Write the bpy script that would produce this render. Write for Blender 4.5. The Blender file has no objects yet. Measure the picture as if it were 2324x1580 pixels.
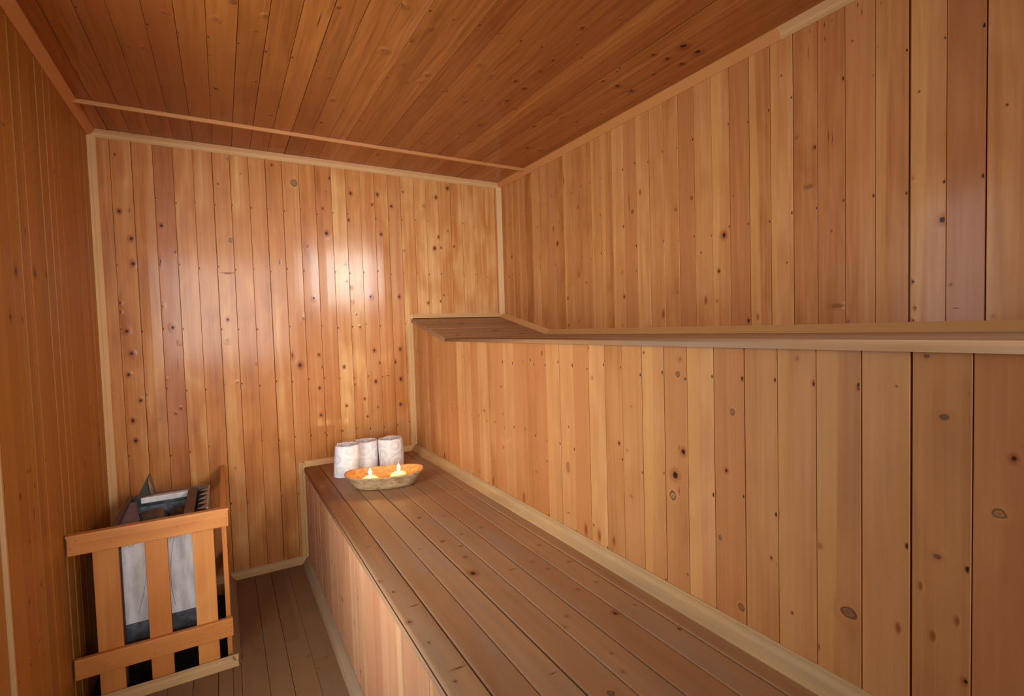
# A small wooden sauna: panelled walls, two built-in benches, a guarded stove, towels and a candle bowl.
import bpy, bmesh, math, random
from mathutils import Vector, Matrix, noise as mnoise

S = bpy.context.scene
COL = S.collection
RND = random.Random(7)
PI = math.pi

# ------------------------------------------------------------------ room measures (metres)
H = 2.2                     # ceiling
W = 2.1167                  # right wall at x = W, left wall at x = 0, back wall at y = 0
XU, ZU, ZR, RAMP = 1.4794, 1.2074, 1.3264, 0.5449   # upper bench: front face, seat height, head end height, head rest length
XL, ZL = 0.8402, 0.5272     # lower bench: front face, seat height
YN = -3.35                  # near end of everything
PX, PY = 0.462, -0.762      # sunken stove corner
DOORY = -1.309

# ------------------------------------------------------------------ node helpers
def newmat(name):
    m = bpy.data.materials.new(name); m.use_nodes = True
    nt = m.node_tree; nt.nodes.clear()
    out = nt.nodes.new('ShaderNodeOutputMaterial')
    b = nt.nodes.new('ShaderNodeBsdfPrincipled')
    nt.links.new(b.outputs[0], out.inputs[0])
    return m, nt, b

class NT:
    def __init__(s, nt): s.nt = nt
    def put(s, sock, v):
        if isinstance(v, bpy.types.NodeSocket): s.nt.links.new(v, sock)
        elif v is not None: sock.default_value = v
    def math(s, op, a, b=None, c=None, clamp=False):
        n = s.nt.nodes.new('ShaderNodeMath'); n.operation = op; n.use_clamp = clamp
        for i, v in enumerate((a, b, c)):
            if v is not None: s.put(n.inputs[i], v)
        return n.outputs[0]
    def vmul(s, a, v):
        n = s.nt.nodes.new('ShaderNodeVectorMath'); n.operation = 'MULTIPLY'
        s.put(n.inputs[0], a); n.inputs[1].default_value = v
        return n.outputs[0]
    def noise(s, vec, scale=1., detail=2., rough=.5, dist=0.):
        n = s.nt.nodes.new('ShaderNodeTexNoise')
        s.put(n.inputs['Vector'], vec); n.inputs['Scale'].default_value = scale
        n.inputs['Detail'].default_value = detail; n.inputs['Roughness'].default_value = rough
        n.inputs['Distortion'].default_value = dist
        return n.outputs[0]
    def mix(s, f, a, b, mode='MIX'):
        n = s.nt.nodes.new('ShaderNodeMix'); n.data_type = 'RGBA'; n.blend_type = mode
        s.put(n.inputs[0], f)
        s.put(n.inputs[6], a if isinstance(a, bpy.types.NodeSocket) else (*a, 1.))
        s.put(n.inputs[7], b if isinstance(b, bpy.types.NodeSocket) else (*b, 1.))
        return n.outputs[2]
    def step(s, x, a, b):           # smooth 0..1 as x goes a..b (a may exceed b)
        n = s.nt.nodes.new('ShaderNodeMapRange'); n.interpolation_type = 'SMOOTHSTEP'
        s.put(n.inputs[0], x)
        if a < b: n.inputs[1].default_value = a; n.inputs[2].default_value = b; n.inputs[3].default_value = 0; n.inputs[4].default_value = 1
        else: n.inputs[1].default_value = b; n.inputs[2].default_value = a; n.inputs[3].default_value = 1; n.inputs[4].default_value = 0
        return n.outputs[0]
    def bump(s, h, dist=1., strength=1.):
        n = s.nt.nodes.new('ShaderNodeBump')
        n.inputs['Strength'].default_value = strength; n.inputs['Distance'].default_value = dist
        s.put(n.inputs['Height'], h)
        return n.outputs[0]

def wood(name, lo, mid, hi, red, sap, rough=.42, coat=.0, wave=.0008, grain=.00006, worn=0., sapamt=.5, contrast=1., spec=.4, kbump=.22, grey=(.25, .19, .15)):
    """Board wood: UV = (across the board, along it) in metres; bd = tone, hue, seed per board; kn = knot field."""
    m, nt, bs = newmat(name); q = NT(nt)
    uvn = nt.nodes.new('ShaderNodeUVMap'); uvn.uv_map = 'UVMap'
    sp = nt.nodes.new('ShaderNodeSeparateXYZ'); nt.links.new(uvn.outputs[0], sp.inputs[0])
    u, v = sp.outputs[0], sp.outputs[1]
    bd = nt.nodes.new('ShaderNodeAttribute'); bd.attribute_name = 'bd'
    sb = nt.nodes.new('ShaderNodeSeparateColor'); nt.links.new(bd.outputs['Color'], sb.inputs[0])
    tone, hue, seed = sb.outputs[0], sb.outputs[1], sb.outputs[2]
    kn = nt.nodes.new('ShaderNodeAttribute'); kn.attribute_name = 'kn'
    sk = nt.nodes.new('ShaderNodeSeparateColor'); nt.links.new(kn.outputs['Color'], sk.inputs[0])
    ring = kn.outputs['Alpha']; dark, stain = sk.outputs[1], sk.outputs[2]
    cv = nt.nodes.new('ShaderNodeCombineXYZ')
    q.put(cv.inputs[0], u); q.put(cv.inputs[1], v); q.put(cv.inputs[2], q.math('MULTIPLY', seed, 53.7))
    vec = cv.outputs[0]
    k0 = q.math('MULTIPLY', sk.outputs[0], 4.)
    kwob = q.noise(q.vmul(vec, (180, 140, 1)), 1., 0.)
    k = q.math('ADD', k0, q.math('MULTIPLY', q.math('SUBTRACT', kwob, .5), .6))
    fine = q.noise(q.vmul(vec, (150, 1.7, 1)), 1., 2., .6, .2)
    streak = q.noise(q.vmul(vec, (26, .6, 1)), 1., 2., .55, .5)
    blotch = q.noise(q.vmul(vec, (9, 3.2, 1)), 1., 2., .55, .6)
    t = q.math('MULTIPLY_ADD', tone, .55, .225)
    t = q.math('ADD', t, q.math('MULTIPLY', q.math('SUBTRACT', streak, .5), .48 * contrast))
    t = q.math('ADD', t, q.math('MULTIPLY', q.math('SUBTRACT', blotch, .5), .72 * contrast))
    t = q.math('ADD', t, q.math('MULTIPLY', q.math('SUBTRACT', fine, .5), .3 * contrast), clamp=True)
    c = q.mix(q.step(t, .0, .55), lo, mid)
    c = q.mix(q.step(t, .45, 1.), c, hi)
    c = q.mix(q.math('MULTIPLY', q.step(q.math('ADD', hue, q.math('MULTIPLY', q.math('SUBTRACT', blotch, .5), .8)), .45, 1.), .6), c, red)
    # pale sapwood running down one edge of some boards
    se = q.math('ADD', u, q.math('MULTIPLY', q.math('SINE', q.math('MULTIPLY_ADD', v, 2.3, q.math('MULTIPLY', seed, 40.))), .011))
    smask = q.math('MULTIPLY', q.step(se, .046, .053), q.step(hue, .26, .2))
    c = q.mix(q.math('MULTIPLY', smask, sapamt), c, sap)
    if worn:
        wn = q.noise(q.vmul(vec, (16, 2.2, 1)), 1., 2., .6, .5)
        c = q.mix(q.math('MULTIPLY', q.step(wn, .42, .74), worn), c, grey)
    # knots: reddish halo, dark rim, core
    halo = q.math('MULTIPLY', q.step(k, 3.6, .9), q.math('MULTIPLY', dark, .8))
    c = q.mix(halo, c, (red[0]*.72, red[1]*.5, red[2]*.36))
    gl = q.math('MULTIPLY', q.step(k, 3.2, .9), q.math('MULTIPLY', ring, .3))
    c = q.mix(gl, c, sap)
    rw = q.math('SINE', q.math('MULTIPLY', k, 9.))
    rg = q.math('MULTIPLY', q.step(q.math('ABSOLUTE', q.math('SUBTRACT', k, 1.02)), .30, .06), q.math('MULTIPLY', ring, .8))
    rc = q.math('MULTIPLY', q.step(k, 1., .7), q.math('MULTIPLY', ring, q.math('MULTIPLY_ADD', rw, .18, .38)))
    c = q.mix(rc, c, (.17, .11, .065))
    c = q.mix(rg, c, (.075, .032, .014))
    core = q.math('MULTIPLY', q.step(k, 1.25, .65), dark)
    c = q.mix(core, c, (.018, .008, .006))
    sn = q.math('MULTIPLY', stain, q.step(q.math('ADD', streak, q.math('MULTIPLY', stain, .75)), .45, .85))
    c = q.mix(q.math('MULTIPLY', sn, .95), c, (.24, .06, .012))
    nt.links.new(c, bs.inputs['Base Color'])
    r = q.math('ADD', rough - .1, q.math('MULTIPLY', blotch, .2))
    nt.links.new(r, bs.inputs['Roughness'])
    if coat: nt.links.new(q.math('MULTIPLY_ADD', core, -.85 * coat, coat, clamp=True), bs.inputs['Coat Weight'])
    bs.inputs['Coat Roughness'].default_value = .15
    bs.inputs['Specular IOR Level'].default_value = spec
    wv = q.noise(q.vmul(vec, (36, 3.4, 1)), 1., 1.5, .5, .3)
    h = q.math('MULTIPLY', wv, wave * 2.2)
    h = q.math('ADD', h, q.math('MULTIPLY', fine, grain))
    h = q.math('ADD', h, q.math('MULTIPLY', q.step(k0, 4., .4), q.math('MULTIPLY', q.math('ADD', dark, ring), wave * kbump)))
    nt.links.new(q.bump(h), bs.inputs['Normal'])
    return m

def plain(name, col, rough=.5, metal=0., nscale=0., namt=.3, bumpd=0., col2=None, coord='Object', stretch=(1, 1, 1), emit=None, estr=0., sss=0., spec=.5):
    m, nt, bs = newmat(name); q = NT(nt)
    if nscale:
        tc = nt.nodes.new('ShaderNodeTexCoord')
        n = q.noise(q.vmul(tc.outputs[coord], stretch), nscale, 4., .6, .3)
        c2 = col2 or tuple(x * (1 - namt) for x in col)
        c = q.mix(q.step(n, .3, .7), c2, col)
        nt.links.new(c, bs.inputs['Base Color'])
        nt.links.new(q.math('MULTIPLY_ADD', n, .25, rough - .12), bs.inputs['Roughness'])
        if bumpd: nt.links.new(q.bump(n, bumpd), bs.inputs['Normal'])
    else:
        bs.inputs['Base Color'].default_value = (*col, 1); bs.inputs['Roughness'].default_value = rough
    bs.inputs['Metallic'].default_value = metal
    bs.inputs['Specular IOR Level'].default_value = spec
    if emit:
        bs.inputs['Emission Color'].default_value = (*emit, 1); bs.inputs['Emission Strength'].default_value = estr
    if sss:
        bs.inputs['Subsurface Weight'].default_value = sss; bs.inputs['Subsurface Radius'].default_value = (.02, .012, .005)
    return m

# ------------------------------------------------------------------ mesh builder
class MB:
    def __init__(s): s.v = []; s.f = []; s.uv = []; s.bd = []; s.kn = []; s.mi = []; s.sm = []
    def vert(s, p, uv=(0, 0), bd=(.5, .5, .5), kn=(1, 0, 0, 0)):
        s.v.append(tuple(p)); s.uv.append(uv); s.bd.append(bd); s.kn.append(kn); return len(s.v) - 1
    def face(s, ids, mi=0, smooth=False): s.f.append(tuple(ids)); s.mi.append(mi); s.sm.append(smooth)
    def quad_n(s, ids, n, mi=0, smooth=False):      # wound so that the face looks along n
        a, b, c = (Vector(s.v[i]) for i in ids[:3])
        if (b - a).cross(c - a).dot(n) < 0: ids = ids[::-1]
        s.face(ids, mi, smooth)
    def build(s, name, mats, parent=None, loc=None):
        me = bpy.data.meshes.new(name)
        vs = s.v if loc is None else [(x - loc[0], y - loc[1], z - loc[2]) for x, y, z in s.v]
        me.from_pydata(vs, [], s.f)
        for m in (mats if isinstance(mats, (list, tuple)) else [mats]): me.materials.append(m)
        me.polygons.foreach_set('material_index', s.mi)
        me.polygons.foreach_set('use_smooth', s.sm)
        uvl = me.uv_layers.new(name='UVMap')
        flat = []
        for l in me.loops: flat.extend(s.uv[l.vertex_index])
        uvl.data.foreach_set('uv', flat)
        a = me.attributes.new('bd', 'FLOAT_COLOR', 'POINT'); a.data.foreach_set('color', [x for c in s.bd for x in (*c, 1.)])
        a = me.attributes.new('kn', 'FLOAT_COLOR', 'POINT'); a.data.foreach_set('color', [x for c in s.kn for x in c])
        me.update()
        o = bpy.data.objects.new(name, me); COL.objects.link(o)
        if loc is not None: o.location = loc
        if parent: o.parent = parent
        return o
    # a wooden box with eased edges; grain axis g (0,1,2)
    def box(s, lo, hi, g=2, bev=.002, mi=0, bd=None, rot=None, ctr=None):
        bd = bd or (RND.random(), RND.random(), RND.random())
        bm = bmesh.new(); bmesh.ops.create_cube(bm, size=1)
        c = [(a + b) / 2 for a, b in zip(lo, hi)]; d = [b - a for a, b in zip(lo, hi)]
        for vv in bm.verts: vv.co = Vector((vv.co.x * d[0] + c[0], vv.co.y * d[1] + c[1], vv.co.z * d[2] + c[2]))
        if bev: bmesh.ops.bevel(bm, geom=bm.edges[:], offset=min(bev, min(d) * .4), segments=2, affect='EDGES', profile=.6)
        s.frombm(bm, g, mi, bd, rot, lo); bm.free()
    def frombm(s, bm, g=2, mi=0, bd=(.5, .5, .5), rot=None, lo=(0, 0, 0), smooth=False):
        off = len(s.v); oth = [i for i in range(3) if i != g]
        for vv in bm.verts:
            p = vv.co; uv = (p[oth[0]] - lo[oth[0]] + p[oth[1]] - lo[oth[1]], p[g])
            s.vert(rot @ p if rot else p, uv, bd)
        bm.verts.index_update()
        for f in bm.faces: s.face([off + vv.index for vv in f.verts], mi, smooth)
    # lathe about a vertical axis: profile [(r, z)...]
    def lathe(s, c, prof, n=32, mi=0, smooth=True, bd=(.5, .5, .5)):
        rings = []
        for r, z in prof:
            if r < 1e-6: rings.append([s.vert((c[0], c[1], c[2] + z), (0, z), bd)] * n)
            else: rings.append([s.vert((c[0] + r * math.cos(2 * PI * i / n), c[1] + r * math.sin(2 * PI * i / n), c[2] + z), (i / n * .2, z), bd) for i in range(n)])
        for a, b in zip(rings, rings[1:]):
            for i in range(n):
                j = (i + 1) % n; ids = []
                for x in (a[i], a[j], b[j], b[i]):
                    if x not in ids: ids.append(x)
                if len(ids) > 2: s.face(ids, mi, smooth)
    def tube(s, pts, r, n=8, mi=0):
        rings = []
        for i, p in enumerate(pts):
            p = Vector(p); d = (Vector(pts[min(i + 1, len(pts) - 1)]) - Vector(pts[max(i - 1, 0)])).normalized()
            a = d.orthogonal().normalized() if i == 0 else (rings[-1][1] - d * rings[-1][1].dot(d)).normalized()
            b = d.cross(a)
            rings.append(([s.vert(p + a * r * math.cos(2 * PI * j / n) + b * r * math.sin(2 * PI * j / n)) for j in range(n)], a))
        for (A, _), (B, _) in zip(rings, rings[1:]):
            for j in range(n): s.face((A[j], A[(j + 1) % n], B[(j + 1) % n], B[j]), mi, True)

def sstep(x, a, b):
    t = max(0., min(1., (x - a) / (b - a))); return t * t * (3 - 2 * t)

# knot kinds: across scale, along scale, reach, dark, stain, ring
KIND = dict(d=(.95, 1.25, 4, .95, 0, 0), D=(1.1, 1.15, 4, 1, 0, .4), v=(.5, 2.3, 4, .9, 0, 0), c=(.3, 9, 2.2, 1, 0, 0), r=(1, 1.15, 4, .35, 0, .9),
            l=(1.1, 1.2, 3.5, .3, 0, .25), h=(2.2, .38, 2.6, .75, 0, 0), H=(1., .8, 4, .55, 0, .6), g=(1, 1.15, 3.5, .05, 0, 1), G=(1.15, .9, 4, .12, 0, .9),
            B=(1, .8, 3.2, .4, .3, 1), w=(1.0, .45, 3, .3, .5, .45), s=(.55, 1.3, 2.2, 0, .95, 0), t=(.8, 1.4, 3, .15, .3, .6), n=(.9, 1.4, 1.9, 1, 0, 0))

def knot_disc(mb, pt, b, uc, vc, r, kind, lift, hface):
    eu, ev, reach, dark, stain, ring = KIND[kind]
    u0, u1, v0, v1, bd, ub0 = b
    rs = (.45, .8, 1., 1.25, 1.6, 1.9) if kind == 'n' else (.35, .65, .85, 1., 1.15, 1.4, 1.8, 2.3, 3., 3.6, 4.)
    rs = [x for x in rs if x < reach] + [reach]
    n = 10 if kind == 'n' else 18
    pos = {}
    def mk(u, v):
        ur, vr = u, v
        u = min(max(u, u0 + .0022), u1 - .0022); v = min(max(v, v0 + .001), v1 - .001)
        k = math.hypot((u - uc) / (r * eu), (v - vc) / (r * ev)) / reach * 4 if reach < 4 else math.hypot((u - uc) / (r * eu), (v - vc) / (r * ev))
        kk = math.hypot((u - uc) / (r * eu), (v - vc) / (r * ev))
        edge = 1 - sstep(kk, reach * .6, reach * .98)
        g = 1. if kind in 'nsch' else .4 + .6 * sstep(kk, .5, reach)
        st = stain * (1 - sstep(kk, .2, reach))
        cl = 0. if (u != ur or v != vr) else 1.
        i = mb.vert(pt(u, v, hface(u) + 3e-5 + cl * lift * (1 - sstep(kk, reach * .5, reach))), (uc - ub0 + (u - uc) * g, v), bd, (min(kk, 4) / 4, dark * edge, st, ring * edge))
        pos[i] = (u, v)
        return i
    def add(ids):
        q = [pos[i] for i in ids]
        if abs(sum(q[i][0] * q[(i + 1) % len(q)][1] - q[(i + 1) % len(q)][0] * q[i][1] for i in range(len(q)))) > 2e-9: mb._df(ids)
    c = mk(uc, vc); prev = None
    for rr in rs:
        cur = [mk(uc + rr * r * eu * math.cos(2 * PI * i / n), vc + rr * r * ev * math.sin(2 * PI * i / n)) for i in range(n)]
        for i in range(n):
            j = (i + 1) % n
            add((c, cur[i], cur[j]) if prev is None else (prev[i], cur[i], cur[j], prev[j]))
        prev = cur

def boards(mb, O, U, V, N, seams, v0, v1, knots='', rows=(), dep=.005, bev=.0012, gap=.0005, ends=None, joints=None, tones=None, thick=None, tilt=.0005, seed=1, gaps=None, kscale=1.3, nose=0., drop=.024):
    """Tongue-and-groove boards in the plane O + u U + v V, facing N. v0/v1 numbers or functions of u."""
    rn = random.Random(seed)
    O, U, V, N = Vector(O), Vector(U), Vector(V), Vector(N)
    pt = lambda u, v, h: O + U * u + V * v + N * h
    f0 = v0 if callable(v0) else (lambda u: v0)
    f1 = v1 if callable(v1) else (lambda u: v1)
    flip = U.cross(V).dot(N) < 0
    mb._df = lambda ids: mb.face(ids[::-1] if flip else ids, 0, True)
    kl = []
    for t in knots.split():
        a = t.split(','); kl.append((float(a[0]), float(a[1]), float(a[2]), a[3]))
    sg = [gap * (.6 + 1.1 * rn.random()) for _ in seams]
    for i, g in (gaps or {}).items(): sg[i] = g
    for bi, (ua, ub) in enumerate(zip(seams, seams[1:])):
        cuts = sorted((joints or {}).get(bi, []))
        vs = [None] + cuts + [None]
        for si in range(len(vs) - 1):
            tone = min(1, max(0, rn.gauss(.5, .22))); hue = rn.random()
            if tones and (bi, si) in tones: tone, hue = tones[(bi, si)]
            bd = (tone, hue, rn.random())
            ga, gb = sg[bi], sg[bi + 1]
            ta, tm, tb = (rn.uniform(-tilt, tilt) for _ in range(3)); tm = abs(tm) * .6
            w = ub - ua
            prof = [(ua + ga, -dep), (ua + ga, ta - bev), (ua + ga + bev * .35, ta - bev * .3), (ua + ga + bev, ta), (ua + w * .5, tm),
                    (ub - gb - bev, tb), (ub - gb - bev * .35, tb - bev * .3), (ub - gb, tb - bev), (ub - gb, -dep)]
            if nose and bi == 0:
                prof = [(ua, -drop)] + [(ua + nose * (1 - math.cos(a)), -nose * (1 - math.sin(a))) for a in [x * PI / 2 / 6 for x in range(7)]] + prof[4:]
            lo = (lambda u: f0(u) + .0) if vs[si] is None else (lambda u, c=vs[si]: c + .0007)
            hi = (lambda u: f1(u)) if vs[si + 1] is None else (lambda u, c=vs[si + 1]: c - .0007)
            A = [mb.vert(pt(u, lo(u), h), (u - ua, lo(u)), bd) for u, h in prof]
            B = [mb.vert(pt(u, hi(u), h), (u - ua, hi(u)), bd) for u, h in prof]
            for i in range(len(prof) - 1):
                ids = (A[i], A[i + 1], B[i + 1], B[i])
                mb.face(ids[::-1] if flip else ids, 0, bool(nose and bi == 0))
            ca = tuple(A); cb = tuple(B[::-1])
            mb.face(ca if flip else ca[::-1]); mb.face(cb if flip else cb[::-1])
            def hface(u, ua=ua + ga + bev, ub=ub - gb - bev, ta=ta, tm=tm, tb=tb, um=ua + w * .5):
                if u < um: return ta + (tm - ta) * max(0, (u - ua) / (um - ua))
                return tm + (tb - tm) * min(1, (u - um) / (ub - um))
            nl = 0
            mine = [x for x in kl if ua <= x[0] < ub and lo(x[0]) <= x[1] < hi(x[0])]
            for row in rows:
                vv = row + rn.uniform(-.012, .012)
                if rn.random() < .85 and lo(ua) < vv < hi(ua): mine.append((ua + ga + .0032, vv, .0021 * rn.uniform(.7, 1.3), 'n'))
            vmin, vmax = max(lo(ua), lo(ub)), min(hi(ua), hi(ub))
            for (ku, kv, kr, kt) in mine:
                nl += 1
                knot_disc(mb, pt, (ua + ga, ub - gb, vmin, vmax, bd, ua), ku, kv, max(kr * kscale, .0016), kt, .00008 + .00005 * nl, hface)
    # dark backing behind the joints
    lo_ = [mb.vert(pt(u, f0(u), -dep), (0, 0), (0, .9, 0), (.1, .6, 0, 0)) for u in seams]
    hi_ = [mb.vert(pt(u, f1(u), -dep), (0, 0), (0, .9, 0), (.1, .6, 0, 0)) for u in seams]
    for i in range(len(seams) - 1): mb.quad_n([lo_[i], lo_[i + 1], hi_[i + 1], hi_[i]], N)

def trim(name, P0, P1, A, B, t, m, cut0=0., cut1=0., kind='structure', parent=None, flatp=False, knots=0):
    """Moulding in the corner line P0-P1; A and B point along the two faces it covers. cut = mitre slope at each end."""
    mb = MB(); P0, P1, A, B = Vector(P0), Vector(P1), Vector(A), Vector(B)
    D = P1 - P0; L = D.length; D.normalize()
    if flatp: prof = [(0, 0), (1, 0), (1, .12), (.92, .2), (.2, .92), (.12, 1), (0, 1)]
    else: prof = [(0, 0), (1, 0), (1, .1), (.93, .17), (.90, .15), (.80, .24), (.78, .22), (.46, .5), (.36, .67), (.24, .80), (.25, .84), (.15, .90), (.17, .93), (.1, 1), (0, 1)]
    bd = (RND.uniform(.35, .8), RND.uniform(.2, .6), RND.random())
    n = max(2, int(L / .25)); rows = []; per = [0]
    for (a, b), (c, d) in zip(prof, prof[1:]): per.append(per[-1] + math.hypot(c - a, d - b) * t)
    for i in range(n + 1):
        s = i / n; row = []
        for (a, b), w in zip(prof, per):
            off = (cut0 * (1 - s) - cut1 * s) * (a + b) * .5 * t
            wob = .0006 * math.sin(s * L * 7 + bd[2] * 20)
            p = P0 + D * (L * s + off) + A * (a * t + (wob if a else 0)) + B * (b * t + (wob if b else 0))
            row.append(mb.vert(p, (w, s * L), bd))
        rows.append(row)
    nrm = A + B
    for r0, r1 in zip(rows, rows[1:]):
        for i in range(len(prof) - 1):
            ids = (r0[i], r0[i + 1], r1[i + 1], r1[i])
            mb.quad_n(ids, nrm if 0 < i < len(prof) - 2 or True else nrm)
    mb.face(rows[0]); mb.face(rows[-1][::-1])
    o = mb.build(name, m, parent)
    if kind and not parent: o['kind'] = kind
    return o

def tag(o, label, cat, group=None, kind=None):
    o['label'] = label; o['category'] = cat
    if group: o['group'] = group
    if kind: o['kind'] = kind
    return o
def empty(name, loc=(0, 0, 0)):
    o = bpy.data.objects.new(name, None); COL.objects.link(o); o.location = loc; o.empty_display_size = .1
    return o

# knots: place across, place along, radius, kind
KN_BACK = '0.095,2.103,0.0021,d 0.098,1.844,0.0047,d 0.138,1.853,0.0018,v 0.138,1.72,0.0052,d 0.139,1.604,0.0052,d 0.08,1.421,0.0031,d 0.257,1.79,0.0043,d 0.246,1.618,0.0037,v 0.242,1.405,0.0043,r 0.307,1.664,0.0022,d 0.55,2.148,0.0045,l 0.502,2.016,0.002,d 0.545,1.738,0.0079,r 0.523,1.569,0.0057,h 0.751,2.143,0.0029,d 0.856,2.063,0.0108,r 0.604,2.08,0.0023,l 0.768,1.633,0.0027,v 0.398,2.017,0.0014,c 1.04,2.11,0.0031,d 1.019,2.035,0.0031,l 0.997,1.938,0.0031,d 1.012,1.804,0.0062,d 1.151,2.038,0.0044,d 1.134,1.886,0.0038,d 1.304,2.048,0.0045,d 1.271,1.986,0.0032,d 1.385,1.988,0.004,d 1.458,2.08,0.004,r 1.585,2.009,0.0048,l 1.667,2.069,0.0048,d 1.746,2.134,0.0049,d 1.739,1.868,0.0042,r 1.677,1.827,0.0042,d 1.646,1.755,0.0048,d 1.688,1.761,0.0035,d 1.777,1.774,0.0028,d 1.317,1.819,0.0046,d 0.91,1.725,0.0024,d 1.107,1.637,0.0044,r 0.929,1.445,0.0043,d 1.241,1.455,0.0045,d 1.41,1.456,0.0047,d 1.128,1.507,0.0038,d 1.131,1.428,0.0038,r 1.11,1.541,0.0019,d 1.594,1.418,0.0041,d 1.674,1.429,0.0028,d 0.869,1.334,0.0055,r 1.156,1.353,0.0019,d 1.173,1.281,0.0026,d 1.697,1.468,0.0021,d 1.451,1.731,0.0047,l 2.009,1.912,0.0022,d 0.078,1.379,0.0031,d 0.1,1.288,0.0047,d 0.113,1.183,0.0047,d 0.096,1.084,0.0042,d 0.136,0.959,0.0037,d 0.102,0.866,0.0047,d 0.108,0.77,0.0048,d 0.279,1.301,0.0049,d 0.305,1.228,0.0033,r 0.291,1.116,0.0016,c 0.293,0.904,0.0027,d 0.272,0.882,0.0022,d 0.514,1.335,0.004,d 0.507,1.23,0.0051,l 0.512,0.572,0.0034,l 0.807,1.137,0.0042,v 0.844,1.081,0.0067,d 0.207,0.862,0.0022,l 0.241,1.054,0.0022,l 0.631,1.1,0.0017,v 0.542,1.013,0.0026,l 0.871,1.332,0.0049,r 0.943,1.133,0.0037,d 0.96,1.064,0.0031,d 1.075,1.057,0.0038,d 0.939,0.949,0.0037,d 0.94,0.797,0.0037,d 1.08,0.835,0.0032,d 1.128,0.952,0.0026,d 1.182,0.865,0.0032,d 1.249,1.142,0.0046,d 1.251,0.96,0.0046,d 1.257,0.809,0.0046,r 1.279,1.068,0.0026,d 1.369,1.067,0.0047,d 1.404,1.143,0.0047,d 1.401,0.963,0.0047,d 1.393,0.811,0.004,d 1.195,0.76,0.0026,d 1.043,0.694,0.0022,v 1.322,0.988,0.003,h 0.96,0.696,0.0025,d 0.881,0.697,0.0018,v 1.006,0.724,0.0022,l'
KN_RIGHT = '-0.718,2.036,0.0037,v -0.645,1.708,0.005,d -1.212,1.8,0.0029,c -1.233,1.759,0.0057,r -1.563,1.743,0.005,r -1.482,1.716,0.0051,l -1.708,1.572,0.0055,d -1.684,1.442,0.003,d -1.158,1.496,0.0032,l -1.251,1.49,0.0026,l -1.169,1.38,0.0032,d -0.73,1.402,0.0028,d -0.731,1.255,0.0028,d -0.468,1.658,0.003,d -0.141,1.706,0.0036,d -0.832,1.52,0.0066,s -1.405,1.29,0.0092,s -1.282,1.834,0.0066,s -1.623,1.335,0.008,s -1.673,1.332,0.0022,d -0.61,1.797,0.007,s -1.174,1.704,0.0024,d -0.891,1.471,0.0018,d -0.844,1.584,0.0018,c -0.666,1.824,0.0025,l -0.597,1.983,0.0029,l -0.378,1.914,0.0027,l -0.449,1.837,0.0017,d -0.097,1.583,0.0026,d -0.214,1.493,0.0014,d -1.605,1.522,0.0016,d -1.487,1.376,0.0028,l -1.751,1.706,0.0012,v -0.701,1.78,0.0043,s -0.836,1.867,0.0053,s -1.01,1.79,0.0039,s -0.117,1.917,0.0029,v -0.822,1.276,0.0036,l -1.155,1.246,0.0027,l -1.981,1.837,0.0044,l -2.361,1.498,0.0046,d -2.102,1.289,0.0097,w -2.021,1.671,0.0087,w -2.039,1.788,0.0026,d -2.297,1.623,0.0024,l -2.298,1.344,0.0019,d -2.381,1.329,0.0012,d -1.806,1.252,0.0034,d -1.841,1.264,0.0053,s -2.304,1.273,0.0015,d -2.391,1.268,0.0011,h -1.75,1.707,0.0012,d -2.089,1.519,0.0008,d -2.08,1.812,0.0015,c -2.092,1.796,0.0013,c -1.948,1.44,0.0011,d -1.675,1.33,0.0031,l -2.135,1.24,0.0029,l -2.299,1.239,0.0013,d -2.462,1.245,0.0023,l -2.07,2.146,0.0016,v -2.072,2.103,0.0014,v -2.026,2.151,0.0009,v -2.162,2.153,0.0009,v -2.173,2.128,0.0007,v -2.148,2.059,0.0009,d -2.022,2.084,0.0013,c -2.222,2.124,0.001,l -2.214,2.009,0.001,l -2.202,1.936,0.0015,l -2.484,1.744,0.0006,d -2.311,1.846,0.0008,d -2.091,2.145,0.0018,l -1.933,2.054,0.0008,d'
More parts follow.
